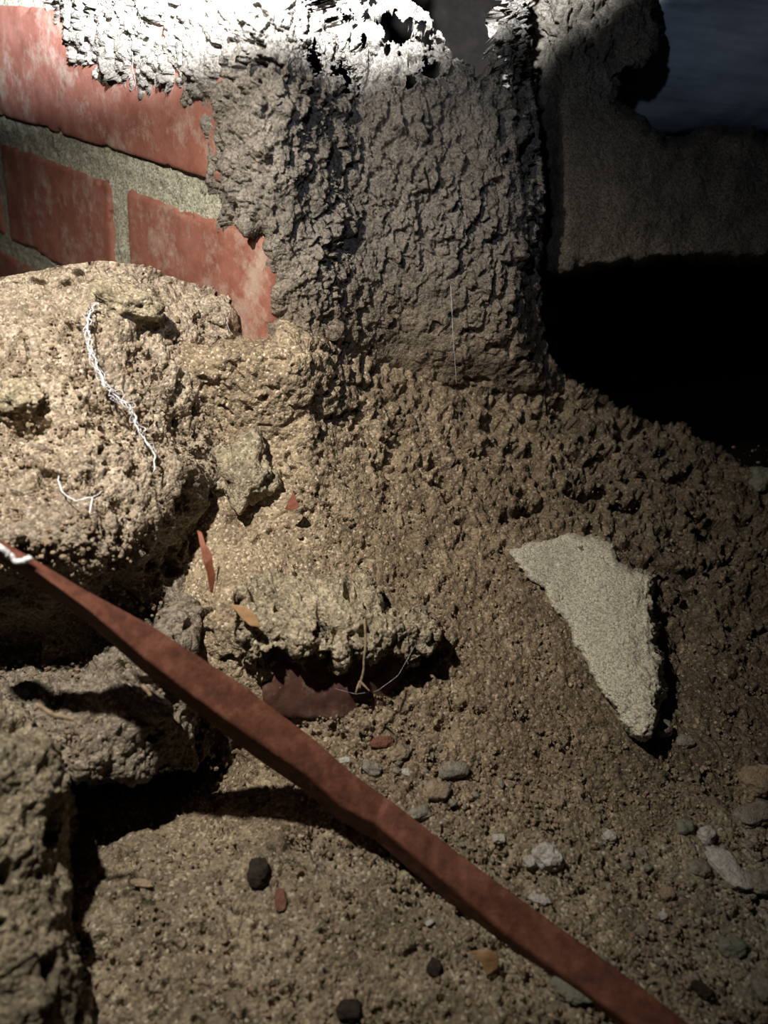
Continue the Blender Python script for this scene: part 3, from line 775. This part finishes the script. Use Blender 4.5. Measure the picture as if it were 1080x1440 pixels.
def md(x, y):
    return mound_D(np.asarray(x, float), np.asarray(y, float))[0]
stone('mortar_clod', 168, 442, 92, 70, -12, M_LICHEN, 'grey-green mortar clod embedded in the top of the sandy mound by the bricks', 'clod', 1500, thick=0.75, rough=0.45, sink=0.35, dfun=md)
stone('mortar_clod', 34, 566, 66, 50, -20, M_LICHEN, 'dusty grey clod at the left edge of the sandy mound', 'clod', 1513, thick=0.8, rough=0.45, sink=0.35, dfun=md)
stone('mortar_clod', 350, 545, 34, 46, 15, M_LICHEN, 'small crumbly clod on the right rim of the sandy mound', 'clod', 1526, thick=0.8, rough=0.4, sink=0.4, dfun=md)
stone('mortar_clod', 342, 662, 78, 92, 25, M_LICHEN, 'crumbly grey clod wedged between the mound and the brown bank', 'clod', 1539, thick=0.55, rough=0.5, sink=0.45)
def crumbs(name, n, region, size, mat, label, seed, dfun=floor_D, sink=0.2):
    r_ = np.random.default_rng(seed); V0, F0 = ICO1; VV = []; FF = []; c = 0
    pts = region(r_, n); sizes = r_.uniform(size[0], size[1], len(pts)) * r_.power(0.6, len(pts)) + size[0] * .3
    W = P(pts[:, 0], pts[:, 1], dfun(pts[:, 0], pts[:, 1]))
    A = P(pts[:, 0] + 3, pts[:, 1], dfun(pts[:, 0] + 3, pts[:, 1])) - W; B = P(pts[:, 0], pts[:, 1] - 3, dfun(pts[:, 0], pts[:, 1] - 3)) - W
    Nn = np.cross(A, B); Nn /= np.linalg.norm(Nn, axis=1, keepdims=True)
    Nn = Nn * np.sign(((CAM - W) * Nn).sum(1))[:, None]
    jit = 1 + r_.uniform(-.3, .3, (len(pts), len(V0), 3)); sc = r_.uniform(0.6, 1.2, (len(pts), 1, 3))
    X = V0[None] * jit * sc * sizes[:, None, None] + (W + Nn * (sizes * 0.3 + 0.0006)[:, None])[:, None, :]
    Fc = (F0[None] + (np.arange(len(pts)) * len(V0))[:, None, None]).reshape(-1, 3)
    return tag(raw(name, X.reshape(-1, 3), Fc, mat, smooth=False), label, 'crumbs', kind='stuff')
def reg_bank(r_, n):
    p = np.stack([r_.uniform(400, 1090, n * 2), r_.uniform(620, 1440, n * 2)], 1)
    pr = 0.25 + 0.75 * sstep(820, 1020, p[:, 1]) * sstep(1260, 1130, p[:, 1]); return p[r_.uniform(0, 1, n * 2) < pr][:n]
crumbs('soil_crumbs', 6500, reg_bank, (0.0006, 0.0016), M_CRUMB, 'loose brown soil crumbs scattered over the bank', 5)
def reg_low(r_, n): return np.stack([r_.uniform(110, 1090, n), r_.uniform(1080, 1450, n)], 1)
crumbs('sand_crumbs', 3000, reg_low, (0.0006, 0.0014), S['tan'], 'tan gravel crumbs scattered on the floor around the bar', 6)
def reg_mound(r_, n):
    p = np.stack([r_.uniform(-20, 350, n), r_.uniform(440, 1080, n)], 1); p = p[(p[:, 0] < mound_D(p[:, 0], p[:, 1])[1] - 25)]; return p
crumbs('sand_crumbs', 5500, reg_mound, (0.0005, 0.0015), S['tan'], 'pale sand crumbs lying loose on the mound by the bricks', 16, md)
def reg_peb(r_, n):
    p = np.vstack([np.stack([r_.normal(560, 60, n // 3), r_.normal(1095, 32, n // 3)], 1), np.stack([r_.uniform(880, 1090, n // 2), r_.uniform(1150, 1430, n // 2)], 1),
                   np.stack([r_.uniform(600, 900, n // 6), r_.uniform(1130, 1300, n // 6)], 1)])
    return p
crumbs('grit', 260, reg_peb, (0.0010, 0.0026), S['grey'], 'pale grey grit strewn along the foot of the bank', 8)

# ------------------------------------------------------------------ leaves, twigs, cobwebs
def tube(name, pts, radius, mat, label=None, cat=None, parent=None, group=None, seg=6, wob=0.0, n=60, k=0):
    pts = np.array(pts); t = np.linspace(0, len(pts) - 1, n); X = np.stack([np.interp(t, np.arange(len(pts)), pts[:, c]) for c in range(3)], 1)
    for _ in range(3): X[1:-1] = (X[:-2] + X[1:-1] * 2 + X[2:]) / 4
    if wob: X = X + wob * np.stack([fbm(X, .004, 3, k), fbm(X, .004, 3, k + 1), fbm(X, .004, 3, k + 2)], 1)
    T = np.gradient(X, axis=0); T /= np.linalg.norm(T, axis=1, keepdims=True)
    ref = np.array([0.3, 0.9, 0.2]); A = np.cross(T, ref); A /= np.linalg.norm(A, axis=1, keepdims=True); B = np.cross(T, A)
    rr = radius * (1 + 0.5 * fbm(X, .003, 2, k + 5)); rr = rr * np.minimum(1, np.minimum(np.arange(n), np.arange(n)[::-1]) / 3 + 0.25)
    V = np.concatenate([(X + (A * math.cos(a) + B * math.sin(a)) * rr[:, None])[:, None] for a in np.linspace(0, 2 * math.pi, seg, endpoint=False)], 1)
    Fc = [(i * seg + j, i * seg + (j + 1) % seg, (i + 1) * seg + (j + 1) % seg, (i + 1) * seg + j) for i in range(n - 1) for j in range(seg)]
    o = raw(name, V.reshape(-1, 3), Fc, mat, parent)
    return tag(o, label, cat, group) if parent is None else o
def onm(l, off=0.006):     # points riding on the mound
    return [P(x, y, float(mound_D(np.array(float(x)), np.array(float(y)))[0]) - off) for x, y in l]
def onp(l, off=0.006): return [P(x, y, float(pier_D(np.array([float(x)]), np.array([float(y)]))[0]) - off) for x, y in l]
def onf(l, off=0.004): return [P(x, y, float(floor_D(x, y)) - off) for x, y in l]

WEBP = onm([(152, 412), (136, 425), (124, 448), (124, 478), (132, 510), (146, 540), (168, 560), (182, 572), (192, 596), (204, 618), (216, 640), (217, 664)], 0.009)
web = tube('cobweb_strand', WEBP, 0.00042, M_WEB, 'thick white cobweb strand hanging down the sandy mound', 'cobweb', wob=0.0013, n=200, k=3)
for q in range(5): tube('fibre', WEBP[q:q + 7], 0.00014, M_WEB, parent=web, wob=0.0040, n=120, k=300 + q * 7)
tube('cobweb_strand', onm([(318, 452), (324, 470), (330, 498)], 0.008), 0.00025, M_WEB, 'short white cobweb thread on the mound beside the brick corner', 'cobweb', wob=0.0004, k=9)
tube('cobweb_strand', onm([(82, 668), (86, 690), (104, 705), (130, 700), (146, 690)], 0.010), 0.0003, M_WEB, 'blurred cobweb loop on the left of the mound', 'cobweb', wob=0.001, k=19)
tube('cobweb_strand', onm([(130, 700), (126, 722)], 0.010), 0.0003, M_WEB, 'short hanging cobweb end under the blurred loop', 'cobweb', k=29)
tube('cobweb_strand', onp([(634, 398), (637, 470), (642, 540)], 0.012), 0.00016, M_WEB, 'fine vertical cobweb thread on the mud pier', 'cobweb', wob=0.0004, k=39)
tube('cobweb_strand', [P(-40, 740, .262), P(0, 770, .264), P(22, 790, .266), P(46, 786, .266)], 0.0012, M_WEB, 'white web fluff on the left end of the bar', 'cobweb', wob=0.0015, k=49)
tube('cobweb_strand', onp([(186, 70), (188, 100), (190, 124)], 0.004), 0.00014, M_WEB, 'white web drip on the upper brick at left', 'cobweb', wob=0.0008, k=59)
tube('cobweb_strand', [P(470, 968, .334), P(500, 976, .338), P(530, 972, .342), P(560, 950, .346), P(585, 905, .352)], 0.00005, M_WEB, 'fine cobweb thread across the half-buried brick', 'cobweb', k=69)

tube('dry_root', [P(512, 868, .330), P(514, 905, .331), P(510, 950, .334), P(506, 968, .336)], 0.0005, M_TWIG, 'thin dry root hanging in front of the half-buried brick', 'root', wob=0.0006, k=79)
tube('dry_root', [P(500, 975, .333), P(506, 958, .333), P(520, 972, .333)], 0.00045, M_TWIG, 'small forked rootlet under the hanging dry root', 'root', k=89)
tube('dry_twig', [P(340, 700, .345), P(315, 775, .338), P(298, 835, .328)][1:], 0.0003, M_TWIG, 'thin twig behind the upright brown leaf', 'twig', wob=0.001, k=99)
tube('dry_twig', [P(50, 990, .262), P(75, 1006, .264), P(105, 1012, .268)], 0.0008, M_TWIG, 'bent tan twig in the shade below the bar', 'twig', k=109)
tube('dry_twig', [P(200, 963, .272), P(212, 978, .272)], 0.0007, M_TWIG, 'short pale twig end just below the bar', 'twig', k=119)

def leaf(name, outline, D, mat, label, thick=0.0006, curl=0.003, k=0):
    """a small leaf with its own thickness, midrib fold and curl"""
    o_ = np.array(outline, float); c = o_.mean(0); m = 40
    t = np.linspace(0, len(o_), m, endpoint=False); i = t.astype(int); f = (t - i)[:, None]
    ring = o_[i % len(o_)] * (1 - f) + o_[(i + 1) % len(o_)] * f
    rad = np.array([0.02, .25, .5, .75, .92, 1.0]); top = []; bot = []
    for r in rad:
        q = c + (ring - c) * r; d = D + curl * (np.linalg.norm(q - c, axis=1) / 30) ** 2 * 0.5
        pt = P(q[:, 0], q[:, 1], d); pt = pt + (M @ np.array([0, 0, 1.0])) * (0.0006 * fbm(pt, 0.004, 3, k))[:, None]
        top.append(pt); bot.append(pt + (M @ np.array([0, 0, -1.0])) * thick * (1.2 - r))
    L = top + bot[::-1]; V = np.concatenate(L); n = len(L)
    Fc = [(a * m + j, a * m + (j + 1) % m, (a + 1) * m + (j + 1) % m, (a + 1) * m + j) for a in range(n - 1) for j in range(m)]
    return tag(raw(name, V, Fc, mat), label, 'leaf')
leaf('dead_leaf', [(277, 746), (283, 748), (289, 765), (299, 780), (299, 795), (303, 808), (299, 834), (295, 832), (291, 806), (285, 785)], .318, M_LEAF, 'narrow dark red-brown dead leaf standing upright by the mound', k=3)
leaf('dead_leaf', [(400, 716), (408, 700), (413, 692), (417, 704), (422, 712), (412, 718)], .372, M_LEAF, 'tiny curled red leaf on the sand above the clods', k=5)
leaf('dead_leaf', [(325, 850), (345, 852), (362, 868), (366, 882), (352, 880), (338, 868)], .325, M_LEAFTAN, 'curled tan leaf beside the crumbly crust above the bar', k=7)
leaf('dead_leaf', [(662, 1338), (690, 1335), (702, 1345), (700, 1362), (684, 1372), (676, 1354)], float(floor_D(685, 1350)) - .006, M_LEAFTAN, 'orange dead leaf lying under the lower half of the bar', k=9)
